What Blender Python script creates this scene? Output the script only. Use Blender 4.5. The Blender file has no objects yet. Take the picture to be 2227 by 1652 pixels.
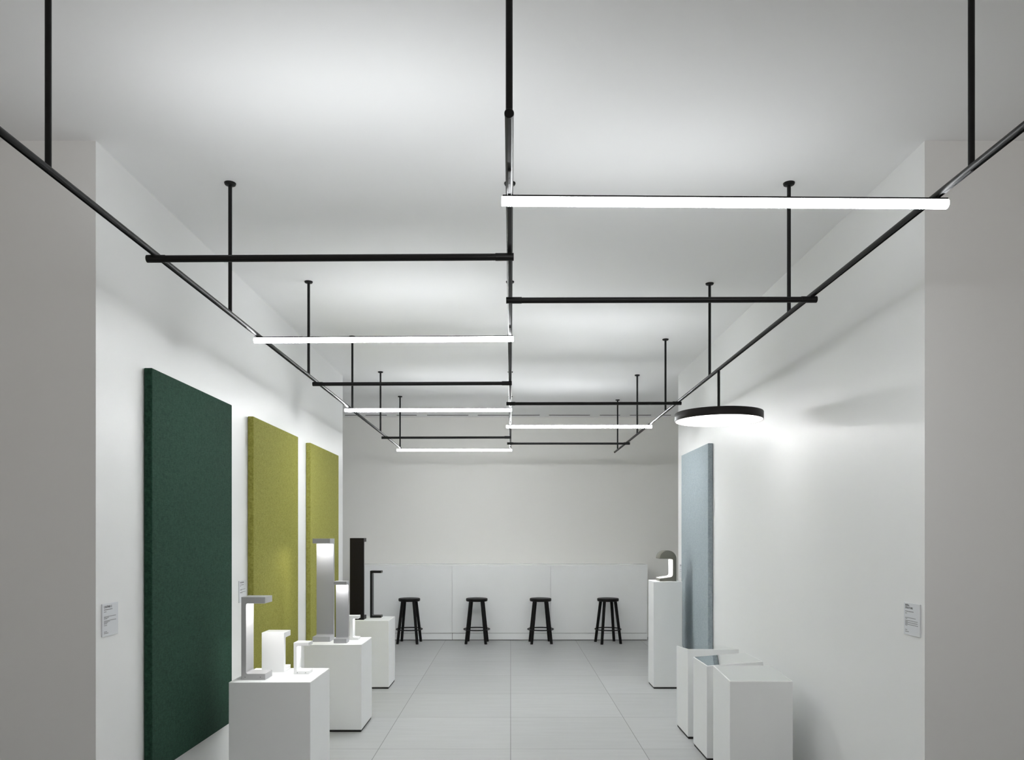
import bpy, bmesh, math, random
from mathutils import Vector, Matrix
random.seed(7)
S = bpy.context.scene
COL = S.collection
PI = math.pi

# ------------------------------------------------------------------ materials
def new_mat(name):
    m = bpy.data.materials.new(name); m.use_nodes = True
    nt = m.node_tree
    return m, nt, nt.nodes['Principled BSDF']

def plain(name, col, rough=0.5, metal=0.0, spec=0.5, bump=0.0, bscale=200.0, var=0.0, vscale=3.0):
    m, nt, p = new_mat(name)
    p.inputs['Base Color'].default_value = (*col, 1)
    p.inputs['Roughness'].default_value = rough
    p.inputs['Metallic'].default_value = metal
    p.inputs['Specular IOR Level'].default_value = spec
    tc = nt.nodes.new('ShaderNodeTexCoord')
    if var > 0:
        n = nt.nodes.new('ShaderNodeTexNoise'); n.inputs['Scale'].default_value = vscale; n.inputs['Detail'].default_value = 4
        nt.links.new(tc.outputs['Object'], n.inputs['Vector'])
        r = nt.nodes.new('ShaderNodeValToRGB')
        r.color_ramp.elements[0].position = 0.3; r.color_ramp.elements[1].position = 0.7
        r.color_ramp.elements[0].color = (*[c * (1 - var) for c in col], 1)
        r.color_ramp.elements[1].color = (*[min(1, c * (1 + var)) for c in col], 1)
        nt.links.new(n.outputs['Fac'], r.inputs['Fac'])
        nt.links.new(r.outputs['Color'], p.inputs['Base Color'])
    if bump > 0:
        n = nt.nodes.new('ShaderNodeTexNoise'); n.inputs['Scale'].default_value = bscale; n.inputs['Detail'].default_value = 3
        nt.links.new(tc.outputs['Object'], n.inputs['Vector'])
        b = nt.nodes.new('ShaderNodeBump'); b.inputs['Strength'].default_value = bump; b.inputs['Distance'].default_value = 0.002
        nt.links.new(n.outputs['Fac'], b.inputs['Height'])
        nt.links.new(b.outputs['Normal'], p.inputs['Normal'])
    return m

def emitter(name, col, strength):
    m, nt, p = new_mat(name)
    p.inputs['Base Color'].default_value = (0.8, 0.8, 0.8, 1)
    p.inputs['Emission Color'].default_value = (*col, 1)
    p.inputs['Emission Strength'].default_value = strength
    return m

def downward(m, strength, side):
    """profile of an opal tube: full output below, less through its flanks"""
    nt = m.node_tree; L = nt.links.new
    g = nt.nodes.new('ShaderNodeNewGeometry'); x = nt.nodes.new('ShaderNodeSeparateXYZ'); L(g.outputs['Normal'], x.inputs[0])
    r = nt.nodes.new('ShaderNodeMapRange'); r.clamp = True
    r.inputs['From Min'].default_value = 0.0; r.inputs['From Max'].default_value = -1.0
    r.inputs['To Min'].default_value = side; r.inputs['To Max'].default_value = 1.0
    L(x.outputs['Z'], r.inputs['Value'])
    k = nt.nodes.new('ShaderNodeMath'); k.operation = 'MULTIPLY'; k.name = 'output'; k.inputs[1].default_value = strength
    L(r.outputs['Result'], k.inputs[0]); L(k.outputs[0], nt.nodes['Principled BSDF'].inputs['Emission Strength'])
    return m

def fabric(name, col, col2):
    """woven upholstery: fine crossed threads, a slow tonal drift, slight sheen"""
    m, nt, p = new_mat(name)
    L = nt.links.new
    tc = nt.nodes.new('ShaderNodeTexCoord')
    mp = nt.nodes.new('ShaderNodeMapping'); L(tc.outputs['Object'], mp.inputs['Vector'])
    mp.inputs['Scale'].default_value = (60, 260, 40)
    n1 = nt.nodes.new('ShaderNodeTexNoise'); n1.inputs['Scale'].default_value = 1.0; n1.inputs['Detail'].default_value = 2
    L(mp.outputs['Vector'], n1.inputs['Vector'])
    mp2 = nt.nodes.new('ShaderNodeMapping'); L(tc.outputs['Object'], mp2.inputs['Vector'])
    mp2.inputs['Scale'].default_value = (60, 40, 260)
    n2 = nt.nodes.new('ShaderNodeTexNoise'); n2.inputs['Scale'].default_value = 1.0; n2.inputs['Detail'].default_value = 2
    L(mp2.outputs['Vector'], n2.inputs['Vector'])
    add = nt.nodes.new('ShaderNodeMath'); add.operation = 'ADD'
    L(n1.outputs['Fac'], add.inputs[0]); L(n2.outputs['Fac'], add.inputs[1])
    half = nt.nodes.new('ShaderNodeMath'); half.operation = 'MULTIPLY'; half.inputs[1].default_value = 0.5
    L(add.outputs[0], half.inputs[0])
    r = nt.nodes.new('ShaderNodeValToRGB')
    r.color_ramp.elements[0].position = 0.36; r.color_ramp.elements[1].position = 0.64
    r.color_ramp.elements[0].color = (*col, 1); r.color_ramp.elements[1].color = (*col2, 1)
    L(half.outputs[0], r.inputs['Fac']); L(r.outputs['Color'], p.inputs['Base Color'])
    b = nt.nodes.new('ShaderNodeBump'); b.inputs['Strength'].default_value = 0.25; b.inputs['Distance'].default_value = 0.002
    L(half.outputs[0], b.inputs['Height']); L(b.outputs['Normal'], p.inputs['Normal'])
    p.inputs['Roughness'].default_value = 0.85
    p.inputs['Specular IOR Level'].default_value = 0.2
    return m

def tiles(name):
    m, nt, p = new_mat(name)
    L = nt.links.new
    tc = nt.nodes.new('ShaderNodeTexCoord')
    mp = nt.nodes.new('ShaderNodeMapping'); mp.inputs['Location'].default_value = (0, -0.727, 0)
    L(tc.outputs['Object'], mp.inputs['Vector'])
    br = nt.nodes.new('ShaderNodeTexBrick')
    br.offset = 0.0; br.squash = 1.0
    br.inputs['Scale'].default_value = 1.0
    br.inputs['Brick Width'].default_value = 0.988
    br.inputs['Row Height'].default_value = 0.99
    br.inputs['Mortar Size'].default_value = 0.0026
    br.inputs['Mortar Smooth'].default_value = 0.1
    br.inputs['Color1'].default_value = (0.435, 0.443, 0.443, 1)
    br.inputs['Color2'].default_value = (0.48, 0.488, 0.488, 1)
    br.inputs['Mortar'].default_value = (0.17, 0.17, 0.17, 1)
    L(mp.outputs['Vector'], br.inputs['Vector'])
    mp2 = nt.nodes.new('ShaderNodeMapping'); mp2.inputs['Scale'].default_value = (0.9, 7, 1)
    L(tc.outputs['Object'], mp2.inputs['Vector'])
    n = nt.nodes.new('ShaderNodeTexNoise'); n.inputs['Scale'].default_value = 2.2; n.inputs['Detail'].default_value = 6
    L(mp2.outputs['Vector'], n.inputs['Vector'])
    r = nt.nodes.new('ShaderNodeValToRGB')
    r.color_ramp.elements[0].position = 0.3; r.color_ramp.elements[1].position = 0.7
    r.color_ramp.elements[0].color = (0.92, 0.92, 0.92, 1); r.color_ramp.elements[1].color = (1.0, 1.0, 1.0, 1)
    L(n.outputs['Fac'], r.inputs['Fac'])
    mx = nt.nodes.new('ShaderNodeMix'); mx.data_type = 'RGBA'; mx.blend_type = 'MULTIPLY'
    mx.inputs['Factor'].default_value = 1.0
    L(br.outputs['Color'], mx.inputs['A']); L(r.outputs['Color'], mx.inputs['B'])
    L(mx.outputs['Result'], p.inputs['Base Color'])
    p.inputs['Roughness'].default_value = 0.42
    p.inputs['Specular IOR Level'].default_value = 0.4
    b = nt.nodes.new('ShaderNodeBump'); b.inputs['Strength'].default_value = 0.3; b.inputs['Distance'].default_value = 0.002
    b.invert = True
    L(br.outputs['Fac'], b.inputs['Height']); L(b.outputs['Normal'], p.inputs['Normal'])
    return m

M = dict(
    wall=plain('white_wall_paint', (0.86, 0.865, 0.86), 0.42, bump=0.03, bscale=60),
    greige=plain('greige_wall_paint', (0.84, 0.83, 0.80), 0.6, bump=0.03, bscale=60),
    ceil=plain('ceiling_paint', (0.885, 0.885, 0.885), 0.75, bump=0.03, bscale=60),
    floor=tiles('floor_tiles'),
    lacquer=plain('white_lacquer', (0.88, 0.89, 0.89), 0.35, var=0.01, vscale=4),
    counter=plain('counter_white', (0.90, 0.91, 0.91), 0.45, var=0.01, vscale=3),
    countertop=plain('white_countertop', (0.93, 0.94, 0.94), 0.25),
    shadow=plain('black_plastic', (0.015, 0.014, 0.013), 0.6),
    black=plain('black_satin_metal', (0.005, 0.005, 0.005), 0.42, spec=0.25, bump=0.02, bscale=300),
    blackmatt=plain('black_stained_wood', (0.005, 0.0042, 0.0038), 0.5, spec=0.2, bump=0.1, bscale=60),
    umber=plain('umber_metal', (0.007, 0.005, 0.0042), 0.45, spec=0.25, bump=0.05, bscale=400),
    steel=plain('grey_steel', (0.085, 0.085, 0.09), 0.65, spec=0.2),
    alu=plain('silver_lacquer', (0.40, 0.405, 0.425), 0.38, metal=0.35, bump=0.05, bscale=400),
    grey=plain('light_grey_lacquer', (0.50, 0.50, 0.505), 0.45, bump=0.03, bscale=400),
    bronze=plain('taupe_metal', (0.17, 0.167, 0.14), 0.45, metal=0.3, bump=0.04, bscale=300),
    mirror=plain('mirror_glass', (0.86, 0.88, 0.88), 0.02, metal=1.0),
    board=plain('plaque_board', (0.72, 0.735, 0.76), 0.45),
    ink=plain('grey_ink', (0.10, 0.10, 0.105), 0.7),
    inklight=plain('pale_ink', (0.28, 0.28, 0.29), 0.7),
    green=fabric('dark_green_wool', (0.010, 0.034, 0.021), (0.024, 0.070, 0.046)),
    olive=fabric('olive_wool', (0.20, 0.19, 0.034), (0.32, 0.31, 0.074)),
    citron=fabric('citron_wool', (0.25, 0.24, 0.050), (0.37, 0.36, 0.095)),
    blue=fabric('pale_blue_wool', (0.27, 0.32, 0.345), (0.37, 0.42, 0.445)),
    up=emitter('uplight_diffuser', (0.95, 0.98, 1.0), 45.5),
    down=downward(emitter('opal_tube', (0.965, 0.985, 1.0), 1.0), 116.0, 0.20),
    disc=emitter('opal_disc', (1.0, 0.99, 0.98), 2.15),
    led=emitter('lamp_led', (1.0, 0.985, 0.96), 44.0),
    ledweak=emitter('lamp_led_dim', (1.0, 0.985, 0.96), 30.0),
)

# ------------------------------------------------------------------ helpers
def root_loc(o):
    while o.parent is not None: o = o.parent
    return o.location.copy()

def obj(name, bm, mat, parent=None, local=False, smooth=False, origin=None):
    """link a bmesh (given in world coordinates unless local) as one mesh object"""
    if parent is not None and not local:
        bmesh.ops.translate(bm, verts=bm.verts, vec=-root_loc(parent))
    if parent is None and origin is not None:
        bmesh.ops.translate(bm, verts=bm.verts, vec=-Vector(origin))
    bmesh.ops.recalc_face_normals(bm, faces=bm.faces)
    me = bpy.data.meshes.new(name); bm.to_mesh(me); bm.free()
    me.materials.append(M[mat])
    if smooth:
        for f in me.polygons: f.use_smooth = True
        try: me.set_sharp_from_angle(angle=math.radians(35))
        except Exception: pass
    o = bpy.data.objects.new(name, me); COL.objects.link(o)
    if parent is not None: o.parent = parent
    elif origin is not None: o.location = origin
    return o

def only_face(o, key, up):
    """the light leaves through one face of a diffuser; its edges are plain opal plastic"""
    o.data.materials.clear(); o.data.materials.append(M['lacquer']); o.data.materials.append(M[key])
    for f in o.data.polygons:
        f.material_index = 1 if f.normal.z * up > 0.9 else 0
    return o

def tag(o, label, cat, group=None):
    o['label'] = label; o['category'] = cat
    if group: o['group'] = group
    return o

def thing(name, loc, label, cat, group=None, rz=0.0):
    o = bpy.data.objects.new(name, None); COL.objects.link(o)
    o.empty_display_size = 0.1
    o.location = loc; o.rotation_euler = (0, 0, rz)
    return tag(o, label, cat, group)

def struct(name, bm, mat):
    o = obj(name, bm, mat); o['kind'] = 'structure'; return o

def box(x0, x1, y0, y1, z0, z1, bev=0.0, bm=None, seg=2):
    b = bmesh.new()
    vs = [b.verts.new((x, y, z)) for x in (x0, x1) for y in (y0, y1) for z in (z0, z1)]
    for f in ((0, 1, 3, 2), (4, 6, 7, 5), (0, 4, 5, 1), (2, 3, 7, 6), (0, 2, 6, 4), (1, 5, 7, 3)):
        b.faces.new([vs[i] for i in f])
    bmesh.ops.recalc_face_normals(b, faces=b.faces)
    if bev > 0:
        bmesh.ops.bevel(b, geom=list(b.edges), offset=bev, segments=seg, affect='EDGES', profile=0.5)
    return b if bm is None else merge(bm, b)

def merge(a, b):
    me = bpy.data.meshes.new('tmp'); b.to_mesh(me); b.free()
    a.from_mesh(me); bpy.data.meshes.remove(me)
    return a

def prism(poly, axis, a0, a1, bev=0.0):
    """extrude a 2D polygon; axis 'x': poly=(y,z); 'y': poly=(x,z); 'z': poly=(x,y)"""
    b = bmesh.new()
    def P(p, t):
        return {'x': (t, p[0], p[1]), 'y': (p[0], t, p[1]), 'z': (p[0], p[1], t)}[axis]
    v0 = [b.verts.new(P(p, a0)) for p in poly]; v1 = [b.verts.new(P(p, a1)) for p in poly]
    n = len(poly)
    b.faces.new(v0); b.faces.new(list(reversed(v1)))
    for i in range(n):
        b.faces.new((v0[i], v0[(i + 1) % n], v1[(i + 1) % n], v1[i]))
    bmesh.ops.recalc_face_normals(b, faces=b.faces)
    if bev > 0:
        es = [e for e in b.edges if (e.verts[0] in v0) == (e.verts[1] in v0)]
        bmesh.ops.bevel(b, geom=es, offset=bev, segments=2, affect='EDGES', profile=0.5)
    return b

def rod(p0, p1, r0, r1=None, n=20, bev=0.0):
    """round bar between two points with flat ends"""
    r1 = r0 if r1 is None else r1
    p0, p1 = Vector(p0), Vector(p1); d = (p1 - p0).normalized()
    a = Vector((0, 0, 1)) if abs(d.z) < 0.9 else Vector((1, 0, 0))
    u = d.cross(a).normalized(); v = d.cross(u)
    b = bmesh.new()
    rings = [(p0, r0), (p1, r1)]
    if bev > 0:
        rings = [(p0, r0 - bev), (p0 + d * bev, r0), (p1 - d * bev, r1), (p1, r1 - bev)]
    rs = []
    for p, r in rings:
        rs.append([b.verts.new(p + (u * math.cos(2 * PI * i / n) + v * math.sin(2 * PI * i / n)) * r) for i in range(n)])
    for k in range(len(rs) - 1):
        for i in range(n):
            b.faces.new((rs[k][i], rs[k][(i + 1) % n], rs[k + 1][(i + 1) % n], rs[k + 1][i]))
    b.faces.new(rs[0]); b.faces.new(list(reversed(rs[-1])))
    return b

def lathe(profile, c, n=64):
    """profile: list of (r, z) from axis to axis; centre c"""
    b = bmesh.new(); c = Vector(c); rs = []
    for r, z in profile:
        if r < 1e-6: rs.append([b.verts.new(c + Vector((0, 0, z)))])
        else: rs.append([b.verts.new(c + Vector((r * math.cos(2 * PI * i / n), r * math.sin(2 * PI * i / n), z))) for i in range(n)])
    for k in range(len(rs) - 1):
        A, B = rs[k], rs[k + 1]
        for i in range(n):
            j = (i + 1) % n
            if len(A) == 1 and len(B) > 1: b.faces.new((A[0], B[j], B[i]))
            elif len(B) == 1 and len(A) > 1: b.faces.new((A[i], A[j], B[0]))
            elif len(A) > 1: b.faces.new((A[i], A[j], B[j], B[i]))
    return b

def torus(R, r, z, n=64, k=12):
    b = bmesh.new(); rs = []
    for i in range(n):
        t = 2 * PI * i / n
        rs.append([b.verts.new(((R + r * math.cos(2 * PI * j / k)) * math.cos(t), (R + r * math.cos(2 * PI * j / k)) * math.sin(t), z + r * math.sin(2 * PI * j / k))) for j in range(k)])
    for i in range(n):
        for j in range(k):
            b.faces.new((rs[i][j], rs[(i + 1) % n][j], rs[(i + 1) % n][(j + 1) % k], rs[i][(j + 1) % k]))
    return b

def copy_tree(o, parent=None):
    c = o.copy(); COL.objects.link(c); c.parent = parent
    for ch in list(o.children): copy_tree(ch, c)
    return c

# ------------------------------------------------------------------ room
CZ = 3.45                      # ceiling height
WL, WR = -1.948, 1.945         # faces of the two side walls
Y0, Y1 = 3.563, 8.80           # the side walls begin / end
struct('floor', box(-4, 4, -3, 12.05, -0.1, 0), 'floor')
struct('ceiling', box(-4, 4, -3, 12.05, CZ, CZ + 0.1), 'ceil')
struct('wall_left', box(-4.0, WL, Y0, Y1, 0, CZ), 'wall')
struct('wall_right', box(WR, 4.0, Y0, Y1, 0, CZ), 'wall')
struct('wall_back', box(-4, 4, 11.91, 12.05, 0, CZ), 'greige')
struct('wall_outer_left', box(-4.1, -4.0, -3, 12.05, 0, CZ), 'wall')
struct('wall_outer_right', box(4.0, 4.1, -3, 12.05, 0, CZ), 'wall')

# slots of the air outlets along the back edge of the ceiling
SL = [(-2.553, -2.375, 'thin dark air slot in the ceiling above the far left wall end'),
      (-2.237, -1.911, 'thin dark air slot in the ceiling, second from the left wall'),
      (-1.755, -1.450, 'thin dark air slot in the ceiling, third from the left wall'),
      (-1.287, -0.652, 'long thin dark air slot in the ceiling left of the middle one'),
      (-0.507, 0.448, 'longest thin dark air slot, in the middle behind the centre rail'),
      (0.592, 1.223, 'long thin dark air slot in the ceiling right of the middle one'),
      (1.375, 1.688, 'thin dark air slot in the ceiling, third from the right wall'),
      (1.840, 2.165, 'thin dark air slot in the ceiling, second from the right wall'),
      (2.315, 2.471, 'short thin dark air slot in the ceiling beside the far right wall end')]
for a, b_, lab in SL:
    v = obj('ceiling_vent', box(a, b_, 11.683, 11.717, CZ - 0.004, CZ), 'steel', origin=((a + b_) / 2, 11.70, CZ))
    tag(v, lab, 'air vent', 'air slots along the back of the ceiling')

# ------------------------------------------------------------------ suspended light grid
HB = 1.6 + 1.165               # axis height of the long rails
HX = 1.6 + 1.137               # axis height of the cross bars
XL, XC, XR = -1.475, -0.004, 1.4636
RB = 0.0125
LAMPS = {'l': (4.414, 6.897, 10.14), 'r': (2.595, 7.949)}

def rail(name, X, ya, yb, hang, conn, label):
    t = thing(name, (X, ya, HB), label, 'light rail', 'long black light rails under the ceiling')
    # tube with a flat-bottomed groove along its underside
    poly = []
    n = 28
    for i in range(n + 1):
        a = math.radians(-90 + 26) + (2 * PI - math.radians(52)) * i / n
        poly.append((X + RB * math.cos(a), HB + RB * math.sin(a)))
    gx, gz = RB * math.cos(math.radians(-64)), -RB * 0.55
    poly += [(X - gx, HB + gz), (X + gx, HB + gz)]
    tube = obj('tube', prism(poly, 'y', ya, yb), 'black', t, smooth=True)
    for y in (ya, yb):
        obj('end_cap', rod((X, y - 0.006, HB), (X, y + 0.006, HB), RB + 0.001, n=28, bev=0.002), 'black', t, smooth=True)
    for y in hang:
        h = obj('hanger', rod((X, y, HB + RB * 0.6), (X, y, CZ - 0.012), 0.0098, n=20), 'black', t, smooth=True)
        obj('ceiling_rose', lathe([(0, -0.014), (0.018, -0.014), (0.027, -0.010), (0.030, -0.003), (0.030, 0), (0, 0)], (X, y, CZ), 32), 'black', h, smooth=True)
    for y in conn:
        c = obj('connector', box(X - 0.0050, X + 0.0050, y - 0.19, y - 0.035, HB - RB - 0.0004, HB - RB + 0.006, 0.0015), 'steel', t)
        c['label'] = 'grey metal connector'
        obj('slot', box(X - 0.0028, X + 0.0028, y - 0.105, y - 0.055, HB - RB - 0.0009, HB - RB + 0.001), 'shadow', c)
        obj('screw', rod((X, y - 0.145, HB - RB - 0.0012), (X, y - 0.145, HB - RB + 0.001), 0.002, n=12), 'shadow', c)
    return t

hl = (2.42, 3.99, 5.54, 7.07, 8.60, 10.12)
hr = (2.41, 3.99, 5.58, 7.17, 8.77, 10.38)
rail('light_rail', XL, 2.02, 10.17, hl, LAMPS['l'], 'long black ceiling rail running along the left wall with the coloured panels')
rail('light_rail', XC, 2.10, 10.25, (2.112,) + hl[1:], sorted(LAMPS['l'] + LAMPS['r']), 'long black ceiling rail down the middle of the room')
rail('light_rail', XR, 2.02, 10.66, hr, LAMPS['r'], 'long black ceiling rail along the right wall, carrying the round pendant')

def arc(r, a0, a1, n):
    return [(r * math.cos(math.radians(a0 + (a1 - a0) * i / n)), r * math.sin(math.radians(a0 + (a1 - a0) * i / n))) for i in range(n + 1)]

def incline(o, x0, x1, dz0, dz1):
    """lift the ends of a cross bar a few millimetres (bars hang a touch out of level)"""
    for ch in [o] + list(o.children_recursive):
        if ch.type == 'MESH':
            bx = root_loc(ch).x
            for v in ch.data.vertices:
                t = (v.co.x + bx - x0) / (x1 - x0)
                v.co.z += dz0 + (dz1 - dz0) * t

def dimmed(key, level):
    """the emitter of a fixture set to its own dimmer level"""
    if level == 1.0: return key
    k = '%s_%d' % (key, round(level * 100))
    if k not in M:
        M[k] = M[key].copy(); M[k].name = M[key].name + '_dimmed'
        nodes = M[k].node_tree.nodes
        e = nodes['output'].inputs[1] if 'output' in nodes else nodes['Principled BSDF'].inputs['Emission Strength']
        e.default_value *= level
    return k

def uplight(x0, x1, y, label, dz=(0, 0), level=1.0):
    t = thing('hanging_uplight_bar', (x0, y, HX), label, 'linear light', 'black uplight bars across the rails')
    r = 0.0142
    prof = arc(r, 128, 412, 30)
    notch = [(0.0082, 0.0112), (0.0082, 0.0085), (-0.0082, 0.0085), (-0.0082, 0.0112)]
    prof = [(y + a, HX + c) for a, c in prof + notch]
    obj('housing', prism(prof, 'x', x0, x1), 'black', t, smooth=True)
    only_face(obj('diffuser', box(x0 + 0.03, x1 - 0.03, y - 0.0080, y + 0.0080, HX + 0.0086, HX + 0.0092), 'lacquer', t), dimmed('up', level), 1)
    for a, s in ((x0, 1), (x1, -1)):
        ca = sorted((a - s * 0.0008, a + s * 0.075))
        obj('end_clamp', rod((ca[0], y, HX), (ca[1], y, HX), 0.0156, n=28, bev=0.001), 'black', t, smooth=True)
    incline(t, x0, x1, *dz)

def tube_lamp(x0, x1, y, label, dz=(0, 0), level=1.0):
    t = thing('hanging_tube_light', (x0, y, HX), label, 'linear light', 'white tube lights across the rails')
    r = 0.0166
    prof = [(y + a, HX + c) for a, c in arc(r, 140, 400, 32)]
    d = obj('diffuser', prism(prof, 'x', x0, x1, 0.002), dimmed('down', level), t, smooth=True)
    obj('housing', box(x0 + 0.004, x1 - 0.004, y - 0.0148, y + 0.0148, HX + 0.0108, HX + 0.0158, 0.001), 'black', t)
    incline(t, x0, x1, *dz)

uplight(-1.492, 0.012, 3.114, 'black uplight bar on the left, nearest of the left three', (-0.004, 0.004), 1.25)
uplight(-1.487, 0.009, 5.702, 'black uplight bar on the left between the two nearer white tubes', (-0.003, 0.003), 0.9)
uplight(-1.504, 0.004, 8.849, 'thin black uplight bar on the left just before the last white tube', (-0.002, 0.002), 0.82)
uplight(-0.021, 1.480, 3.671, 'black uplight bar on the right behind the big near white tube', (-0.002, 0.002), 0.9)
uplight(-0.036, 1.475, 6.559, 'black uplight bar on the right passing behind the round pendant', (-0.002, 0.002), 0.82)
uplight(-0.043, 1.480, 9.427, 'thin black uplight bar on the right, last before the back wall')
tube_lamp(-1.491, 0.017, 4.414, 'glowing white tube light on the left, largest of the left three', (-0.004, 0.005), 0.72)
tube_lamp(-1.507, 0.010, 6.897, 'glowing white tube light on the left, second from the camera', (-0.002, 0.002), 1.15)
tube_lamp(-1.521, 0.017, 10.14, 'glowing white tube light on the left, farthest and lowest in view', (0, 0), 0.75)
tube_lamp(-0.031, 1.493, 2.595, 'big near glowing white tube light on the right', (0.005, -0.005), 0.64)
tube_lamp(-0.046, 1.479, 7.949, 'small far glowing white tube light on the right, left of the pendant', (0, 0), 1.75)

# round pendant below the right rail
PY = 5.337
pl = thing('pendant_lamp', (XR, PY, 1.6 + 0.802), 'round flat black pendant lamp with glowing white underside', 'pendant lamp')
zb = 1.6 + 0.802
obj('stem', rod((XR, PY, zb + 0.05), (XR, PY, HB - RB + 0.0005), 0.0095, n=20), 'black', pl, smooth=True)
obj('housing', lathe([(0.297, 0.004), (0.2985, 0.0), (0.301, 0.0), (0.302, 0.002), (0.302, 0.053), (0.300, 0.056), (0.03, 0.058), (0, 0.058), (0, 0.05), (0.296, 0.05), (0.297, 0.004)], (XR, PY, zb), 96), 'umber', pl, smooth=True)
obj('diffuser', lathe([(0, 0.0005), (0.2965, 0.0005), (0.2965, 0.012), (0, 0.012)], (XR, PY, zb), 96), 'disc', pl)

# ------------------------------------------------------------------ fabric panels
def fabric_panel(side, y0, y1, z0, z1, mat, label):
    d = 0.046
    if side < 0: x0, x1 = WL + 0.002, WL + d
    else: x0, x1 = WR - 0.05, WR - 0.002
    o = obj('mounted_fabric_panel', box(x0, x1, y0, y1, z0, z1, 0.005), mat, origin=((x0 + x1) / 2, (y0 + y1) / 2, z0))
    tag(o, label, 'wall panel', 'tall fabric panels on the walls')
fabric_panel(-1, 4.025, 5.18, 0.326, 2.487, 'green', 'tall dark green fabric panel on the left wall')
fabric_panel(-1, 5.614, 6.795, 0.326, 2.478, 'olive', 'tall olive green fabric panel, middle one on the left wall')
fabric_panel(-1, 7.215, 8.39, 0.326, 2.478, 'citron', 'tall yellow-green fabric panel behind the tall silver lamp')
fabric_panel(1, 7.285, 8.42, 0.326, 2.482, 'blue', 'tall pale grey-blue fabric panel on the right wall')

# ------------------------------------------------------------------ plinths
def plinth(x0, x1, y0, y1, z, label, tops=None, mirror=False):
    """tops: heights at (x0,y0),(x1,y0),(x1,y1),(x0,y1) for a sloping top"""
    t = thing('plinth', ((x0 + x1) / 2, (y0 + y1) / 2, 0), label, 'plinth', 'white display plinths')
    h = tops or (z, z, z, z)
    b = bmesh.new()
    c = [(x0, y0), (x1, y0), (x1, y1), (x0, y1)]
    lo = [b.verts.new((x, y, 0.018)) for x, y in c]; hi = [b.verts.new((x, y, hh)) for (x, y), hh in zip(c, h)]
    b.faces.new(list(reversed(lo))); b.faces.new(hi)
    for i in range(4): b.faces.new((lo[i], lo[(i + 1) % 4], hi[(i + 1) % 4], hi[i]))
    bmesh.ops.bevel(b, geom=list(b.edges), offset=0.0035, segments=2, affect='EDGES', profile=0.5)
    obj('body', b, 'lacquer', t)
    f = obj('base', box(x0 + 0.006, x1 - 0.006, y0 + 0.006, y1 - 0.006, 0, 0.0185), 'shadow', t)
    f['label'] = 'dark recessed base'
    if mirror:
        g = bmesh.new(); m = 0.007
        def zz(x, y):
            u = (x - x0) / (x1 - x0); v = (y - y0) / (y1 - y0)
            return (h[0] * (1 - u) + h[1] * u) * (1 - v) + (h[3] * (1 - u) + h[2] * u) * v
        cc = [(x0 + m, y0 + m), (x1 - m, y0 + m), (x1 - m, y1 - m), (x0 + m, y1 - m)]
        a = [g.verts.new((x, y, zz(x, y) - 0.003)) for x, y in cc]; d = [g.verts.new((x, y, zz(x, y) + 0.0006)) for x, y in cc]
        g.faces.new(list(reversed(a))); g.faces.new(d)
        for i in range(4): g.faces.new((a[i], a[(i + 1) % 4], d[(i + 1) % 4], d[i]))
        o = obj('mirror_top', g, 'mirror', t); o['label'] = 'mirrored glass top'
    return t
HP = 0.710
plinth(-1.706, -1.211, 4.589, 5.080, HP, 'white plinth nearest on the left, carrying three lamps')
plinth(-1.675, -1.211, 6.161, 6.625, HP, 'white plinth carrying the two silver lamps')
plinth(-1.735, -1.267, 7.892, 8.320, HP, 'white plinth carrying the two black lamps')
plinth(1.487, 1.786, 7.895, 8.200, 1.117, 'tall slim white plinth carrying the arched lamp')
lo_, hi_ = 0.673, 0.705
plinth(1.39, 1.79, 4.810, 5.210, 0, 'white mirror-topped plinth, nearest on the right, its top sloping to the camera', (lo_, lo_, hi_, hi_), True)
plinth(1.39, 1.79, 5.375, 5.775, 0, 'white mirror-topped plinth whose top reflects the blue panel, middle of three', (lo_, hi_, hi_, lo_), True)
plinth(1.39, 1.79, 5.950, 6.355, 0, 'white mirror-topped plinth nearest the blue panel, farthest of three', (hi_, hi_, lo_, lo_), True)

# ------------------------------------------------------------------ bracket lamps
def bracket_profile(L, H, ts, ta, tf, r):
    pts = [(0, 0), (L, 0), (L, tf)]
    cx, cz = ts + r, tf + r
    pts += [(cx + r * math.cos(math.radians(a)), cz + r * math.sin(math.radians(a))) for a in (270, 247.5, 225, 202.5, 180)]
    cz = H - ta - r
    pts += [(cx + r * math.cos(math.radians(a)), cz + r * math.sin(math.radians(a))) for a in (180, 157.5, 135, 112.5, 90)]
    pts += [(L, H - ta), (L, H), (0, H)]
    return pts

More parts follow.
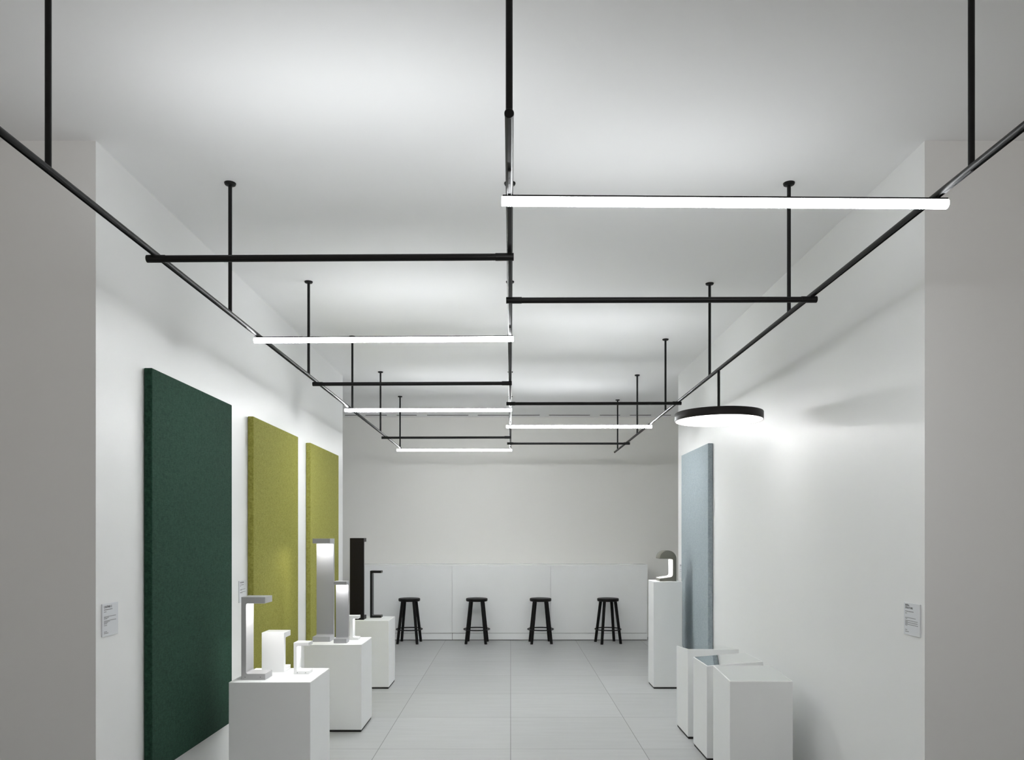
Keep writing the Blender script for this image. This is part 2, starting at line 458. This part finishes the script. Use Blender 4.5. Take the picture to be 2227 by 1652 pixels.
def bracket_lamp(x, y, z, L, W, H, ts, ta, tf, opens, mat, led, label, screws=False):
    """bracket-shaped lamp; x,y = nearest left corner of its footprint; opens '+x', '-y' or '+y'"""
    w = (L, W) if opens == '+x' else (W, L)
    t = thing('table_lamp', (x + w[0] / 2, y + w[1] / 2, z), label, 'lamp', 'bracket-shaped lamps on the plinths')
    P = bracket_profile(L, H, ts, ta, tf, min(0.010, ts * 0.5))
    e = 0.006
    if opens == '+x':
        body = prism([(x + u, z + v) for u, v in P], 'y', y, y + W, 0.0015)
        d = box(x + ts + 0.012, x + L - e, y + e, y + W - e, z + H - ta - 0.0016, z + H - ta + 0.001)
    elif opens == '+y':
        body = prism([(y + u, z + v) for u, v in P], 'x', x, x + W, 0.0015)
        d = box(x + e, x + W - e, y + ts + 0.012, y + L - e, z + H - ta - 0.0016, z + H - ta + 0.001)
    else:
        body = prism([(y + L - u, z + v) for u, v in P], 'x', x, x + W, 0.0015)
        d = box(x + e, x + W - e, y + e, y + L - ts - 0.012, z + H - ta - 0.0016, z + H - ta + 0.001)
    obj('body', body, mat, t)
    o = only_face(obj('diffuser', d, 'lacquer', t), led, -1)
    if screws:
        for u in (0.024, L * 0.80):
            obj('screw', rod((x + u, y - 0.0008, z + tf * 0.45), (x + u, y + 0.002, z + tf * 0.45), 0.0024, n=14), 'steel', t)
    return t

bracket_lamp(-1.6557, 4.662, HP, 0.147, 0.140, 0.509, 0.030, 0.039, 0.038, '+x', 'grey', dimmed('led', 0.6),
             'tall pale grey bracket lamp at the left edge of the nearest plinth', True)
bracket_lamp(-1.6164, 4.925, HP, 0.146, 0.146, 0.257, 0.034, 0.036, 0.026, '+y', 'lacquer', dimmed('led', 0.4),
             'square white lamp turned away, back corner of the nearest plinth')
bracket_lamp(-1.3886, 4.853, HP, 0.097, 0.100, 0.202, 0.020, 0.022, 0.021, '+x', 'lacquer', dimmed('ledweak', 0.4),
             'small white bracket lamp at the right of the nearest plinth', True)
bracket_lamp(-1.652, 6.325, HP, 0.165, 0.146, 0.860, 0.034, 0.039, 0.042, '-y', 'alu', dimmed('led', 0.75),
             'tallest silver lamp, lit under its head, before the yellow-green panel')
bracket_lamp(-1.457, 6.245, HP, 0.105, 0.106, 0.508, 0.026, 0.026, 0.033, '-y', 'alu', dimmed('led', 0.75),
             'shorter silver lamp beside the tall silver one')
bracket_lamp(-1.688, 7.965, HP, 0.146, 0.146, 0.858, 0.034, 0.039, 0.040, '+y', 'umber', 'shadow',
             'tall dark brown lamp with its broad back turned to the camera')
bracket_lamp(-1.513, 8.165, HP, 0.118, 0.106, 0.505, 0.020, 0.024, 0.024, '+x', 'black', 'shadow',
             'slim black bracket lamp before the end of the counter')
# small two-sided lamp
fx, fy = -1.352, 6.440
t = thing('table_lamp', (fx, fy + 0.045, HP), 'small white two-sided lamp right of the shorter silver lamp', 'lamp', 'bracket-shaped lamps on the plinths')
hw, hs, H = 0.060, 0.013, 0.204
P = [(-hw, 0), (hw, 0), (hw, 0.020), (hs + 0.006, 0.021), (hs, 0.027), (hs, H - 0.030), (hs + 0.006, H - 0.024), (hw, H - 0.023), (hw, H), (-hw, H),
     (-hw, H - 0.023), (-hs - 0.006, H - 0.024), (-hs, H - 0.030), (-hs, 0.027), (-hs - 0.006, 0.021), (-hw, 0.020)]
obj('body', prism([(fx + a, HP + b_) for a, b_ in P], 'y', fy, fy + 0.09, 0.0015), 'lacquer', t)
for s in (-1, 1):
    a = sorted((fx + s * 0.022, fx + s * 0.056))
    only_face(obj('diffuser', box(a[0], a[1], fy + 0.006, fy + 0.084, HP + H - 0.0252, HP + H - 0.0232), 'lacquer', t), dimmed('led', 0.4), -1)

# arched lamp on the tall plinth
ax, ay, az = 1.5560, 7.915, 1.117        # left foot end, near face, base
R, Hh = 0.0868, 0.322
t = thing('table_lamp', (ax + R, ay + 0.10, az), 'taupe arched lamp with half-round head on the tall slim plinth', 'lamp')
xr = ax + 2 * R; xi = xr - 0.037; zc = az + Hh - R
P = [(ax, az), (xr, az), (xr, zc)]
P += [(xr - R + R * math.cos(math.radians(a)), zc + R * math.sin(math.radians(a))) for a in range(6, 180, 6)]
P += [(ax, zc), (xi - 0.010, zc)]
P += [(xi - 0.010 + 0.010 * math.sin(math.radians(a)), zc - 0.010 + 0.010 * math.cos(math.radians(a))) for a in (30, 60, 90)]
rf = 0.028; zf = az + 0.045
P += [(xi - rf + rf * math.cos(math.radians(a)), zf + rf - rf * math.sin(math.radians(a))) for a in (0, 22, 45, 67, 85)]
P += [(ax, az + 0.030)]
obj('body', prism(P, 'y', ay, ay + 0.215, 0.0015), 'bronze', t, smooth=True)
d = only_face(obj('diffuser', box(ax + 0.012, xi - 0.014, ay + 0.008, ay + 0.207, zc - 0.0016, zc + 0.001), 'lacquer', t), dimmed('led', 0.5), -1)
g = bmesh.new()
lin = [(xi - 0.0008, zc - 0.012), (xi - 0.0008, zf + rf)] + [(xi - rf + (rf - 0.0008) * math.cos(math.radians(a)), zf + rf - (rf - 0.0008) * math.sin(math.radians(a))) for a in (22, 45, 67, 85)] + [(ax + 0.001, az + 0.0308)]
lin2 = [(p[0] + 0.0016, p[1] - 0.0012) for p in lin]
va = [[g.verts.new((p[0], yy, p[1])) for p in lin] for yy in (ay + 0.0015, ay + 0.2135)]
vb = [[g.verts.new((p[0], yy, p[1])) for p in lin2] for yy in (ay + 0.0015, ay + 0.2135)]
for i in range(len(lin) - 1):
    g.faces.new((va[0][i], va[0][i + 1], va[1][i + 1], va[1][i]))
    g.faces.new((vb[0][i], vb[1][i], vb[1][i + 1], vb[0][i + 1]))
    g.faces.new((va[0][i], vb[0][i], vb[0][i + 1], va[0][i + 1]))
    g.faces.new((va[1][i], va[1][i + 1], vb[1][i + 1], vb[1][i]))
g.faces.new((va[0][0], va[1][0], vb[1][0], vb[0][0])); g.faces.new((va[0][-1], vb[0][-1], vb[1][-1], va[1][-1]))
o = obj('reflector', g, 'lacquer', t, smooth=True); o['label'] = 'white inner reflector'

# ------------------------------------------------------------------ counter
cx0, cx1, cyf, cyb, ch = -2.383, 2.080, 11.53, 11.905, 1.152
t = thing('bar_counter', ((cx0 + cx1) / 2, (cyf + cyb) / 2, 0), 'long white bar counter along the back wall behind the stools', 'counter')
obj('carcass', box(cx0 + 0.004, cx1 - 0.004, cyf + 0.019, cyb, 0.11, ch - 0.028), 'counter', t)
obj('countertop', box(cx0, cx1, cyf, cyb, ch - 0.026, ch, 0.002), 'countertop', t)
for a, b_ in ((cx0, -0.8908), (-0.8852, 0.6042), (0.6098, cx1)):
    obj('front_panel', box(a, b_, cyf, cyf + 0.018, 0.1115, ch - 0.0268, 0.001), 'counter', t)
for a, b_ in ((cx0, -0.8908), (-0.8852, 0.6042), (0.6098, cx1)):
    obj('kick_panel', box(a, b_, cyf + 0.004, cyf + 0.022, 0.010, 0.106, 0.001), 'counter', t)
o = obj('base', box(cx0 + 0.01, cx1 - 0.01, cyf + 0.024, cyb, 0, 0.11), 'shadow', t); o['label'] = 'dark base behind the kick panels'

# ------------------------------------------------------------------ stools
def make_stool():
    t = thing('bar_stool', (0, 0, 0), 'stool', 'stool', 'black round stools at the counter')
    obj('seat', lathe([(0, 0.619), (0.150, 0.619), (0.157, 0.624), (0.160, 0.634), (0.160, 0.652), (0.157, 0.660), (0.150, 0.663), (0.12, 0.659), (0.06, 0.655), (0, 0.654)], (0, 0, 0), 64), 'blackmatt', t, True, smooth=True)
    for a in (225, 315, 45, 135):
        c, s = math.cos(math.radians(a)), math.sin(math.radians(a))
        b = rod((0.207 * c, 0.207 * s, 0.0), (0.120 * c, 0.120 * s, 0.622), 0.0205, 0.0225, 20, 0.002)
        for v in b.verts:                       # feet cut level with the floor
            if v.co.z < 0.03: v.co.z = max(0.0, v.co.z) if v.co.z > 0.012 else 0.0
        obj('leg', b, 'blackmatt', t, True, smooth=True)
    obj('foot_ring', torus(0.191, 0.0085, 0.205), 'black', t, True, smooth=True)
    return t
stool = make_stool()
for i, (x, rz, lab) in enumerate([
        (-1.505, -4, 'black round bar stool beside the plinth with the black lamps'),
        (-0.503, -3, 'black round bar stool, second from the left along the counter'),
        (0.444, 4, 'black round bar stool, third from the left along the counter'),
        (1.446, 12, 'black round bar stool nearest the tall slim plinth, all four legs showing')]):
    o = stool if i == 0 else copy_tree(stool)
    o.location = (x, 11.27, 0); o.rotation_euler = (0, 0, math.radians(rz)); o['label'] = lab

# ------------------------------------------------------------------ wall plaques
def text_mesh(txt, size, bold=0.0):
    cu = bpy.data.curves.new('txt', 'FONT'); cu.body = txt; cu.size = size; cu.extrude = 0.0002; cu.offset = bold
    to = bpy.data.objects.new('txt', cu); COL.objects.link(to)
    dg = bpy.context.evaluated_depsgraph_get(); dg.update()
    me = bpy.data.meshes.new_from_object(to.evaluated_get(dg))
    bpy.data.objects.remove(to); bpy.data.curves.remove(cu)
    b = bmesh.new(); b.from_mesh(me); bpy.data.meshes.remove(me)
    return b

def plaque(side, y0, y1, z0, z1, titles, lines, label):
    """side -1: on the left wall (reads from near to far), +1: on the right wall (reads from far to near)"""
    th = 0.006
    xw = WL if side < 0 else WR
    xa, xb = (xw, xw + th) if side < 0 else (xw - th, xw)
    t = thing('wall_plaque', (xw, (y0 + y1) / 2, (z0 + z1) / 2), label, 'sign', 'small information plaques on the walls')
    obj('board', box(xa, xb, y0, y1, z0, z1, 0.0012), 'board', t)
    W, H = y1 - y0, z1 - z0
    n = Vector((1, 0, 0)) if side < 0 else Vector((-1, 0, 0))
    ux = Vector((0, 1, 0)) if side < 0 else Vector((0, -1, 0))
    org = Vector((xb if side < 0 else xa, y0 if side < 0 else y1, z1)) + n * 0.0002
    mat4 = Matrix.Translation(org) @ Matrix((( ux.x, 0, n.x, 0), (ux.y, 0, n.y, 0), (ux.z, 1, n.z, 0), (0, 0, 0, 1)))
    if titles:
        b = bmesh.new()
        for txt, v, size in titles:
            q = text_mesh(txt, size, 0.0004)
            bmesh.ops.translate(q, verts=q.verts, vec=(0.10 * W, -v * H, 0))
            b = merge(b, q)
        bmesh.ops.transform(b, matrix=mat4, verts=b.verts)
        o = obj('title', b, 'ink', t); o['label'] = 'dark title lettering'
    b = bmesh.new()
    for v, ln, hgt in lines:                     # rows of fine print, too small to read
        u = 0.10
        while u < ln - 0.01:
            w = min(random.uniform(0.03, 0.085), ln - u)
            q = box(u * W, (u + w) * W, -v * H - hgt / 2, -v * H + hgt / 2, -0.0001, 0.0003)
            b = merge(b, q); u += w + 0.012
    bmesh.ops.transform(b, matrix=mat4, verts=b.verts)
    o = obj('fine_print', b, 'inklight', t); o['label'] = 'rows of fine grey print'

para = [(0.27, 0.62, 0.0042), (0.33, 0.22, 0.0036)]
plaque(1, 3.594, 3.742, 1.1135, 1.2705,
       [('INFRA-', 0.105, 0.0125), ('STRUCTURE', 0.185, 0.0125)],
       para + [(0.465, 0.74, 0.0030), (0.50, 0.22, 0.0030), (0.555, 0.86, 0.0030), (0.585, 0.26, 0.003), (0.615, 0.86, 0.0030), (0.645, 0.26, 0.003), (0.675, 0.88, 0.0030), (0.705, 0.25, 0.003), (0.845, 0.22, 0.0034), (0.90, 0.32, 0.0034)],
       'small pale plaque on the right wall by its near corner')
plaque(-1, 3.609, 3.755, 1.1135, 1.2705,
       [('CASTING C', 0.13, 0.0140)],
       [(0.185, 0.62, 0.0042), (0.25, 0.24, 0.0036), (0.40, 0.84, 0.0030), (0.43, 0.40, 0.003), (0.46, 0.30, 0.003), (0.525, 0.86, 0.003), (0.555, 0.45, 0.003), (0.585, 0.34, 0.003), (0.615, 0.28, 0.003), (0.665, 0.28, 0.003), (0.86, 0.28, 0.0034), (0.905, 0.36, 0.0034)],
       'small pale plaque on the left wall before the dark green panel')
plaque(-1, 5.430, 5.578, 1.1135, 1.2705, [],
       [(0.085, 0.62, 0.0090), (0.19, 0.62, 0.0042), (0.25, 0.24, 0.0036), (0.40, 0.84, 0.0030), (0.43, 0.40, 0.003), (0.525, 0.86, 0.003), (0.555, 0.45, 0.003)],
       'small pale plaque between the dark green and the olive panel')
plaque(1, 8.560, 8.710, 1.1135, 1.2705, [],
       [(0.10, 0.62, 0.0100), (0.20, 0.62, 0.0042), (0.40, 0.84, 0.0030), (0.525, 0.86, 0.003)],
       'small pale plaque behind the arched lamp beside the blue panel')

# ------------------------------------------------------------------ world, camera, colour
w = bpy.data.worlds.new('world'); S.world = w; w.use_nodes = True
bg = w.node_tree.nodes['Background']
# added fill from the open side: brighter below the horizon to lift ceiling corners
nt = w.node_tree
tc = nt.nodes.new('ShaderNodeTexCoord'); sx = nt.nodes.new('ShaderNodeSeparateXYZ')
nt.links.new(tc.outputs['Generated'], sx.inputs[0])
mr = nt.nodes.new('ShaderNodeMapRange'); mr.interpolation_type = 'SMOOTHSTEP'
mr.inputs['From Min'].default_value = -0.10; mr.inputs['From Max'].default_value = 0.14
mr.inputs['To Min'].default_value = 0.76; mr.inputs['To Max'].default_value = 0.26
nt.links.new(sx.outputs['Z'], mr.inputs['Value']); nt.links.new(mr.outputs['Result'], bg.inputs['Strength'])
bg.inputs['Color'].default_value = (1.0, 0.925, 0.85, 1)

cam = bpy.data.cameras.new('camera'); co = bpy.data.objects.new('camera', cam); COL.objects.link(co)
co.location = (0, 0, 1.6); co.rotation_euler = (PI / 2, 0, 0)
cam.sensor_fit = 'HORIZONTAL'; cam.sensor_width = 36.0
cam.lens = 1650.0 / 2227.0 * 36.0
cam.shift_x = 3.0 / 2227.0
cam.shift_y = (1163.0 - 826.0) / 2227.0
cam.clip_start = 0.05
S.camera = co

S.view_settings.view_transform = 'Standard'
S.view_settings.look = 'None'
S.view_settings.gamma = 1.0
S.view_settings.use_curve_mapping = False
S.view_settings.exposure = 0.16
S.cycles.max_bounces = 12
S.cycles.diffuse_bounces = 8
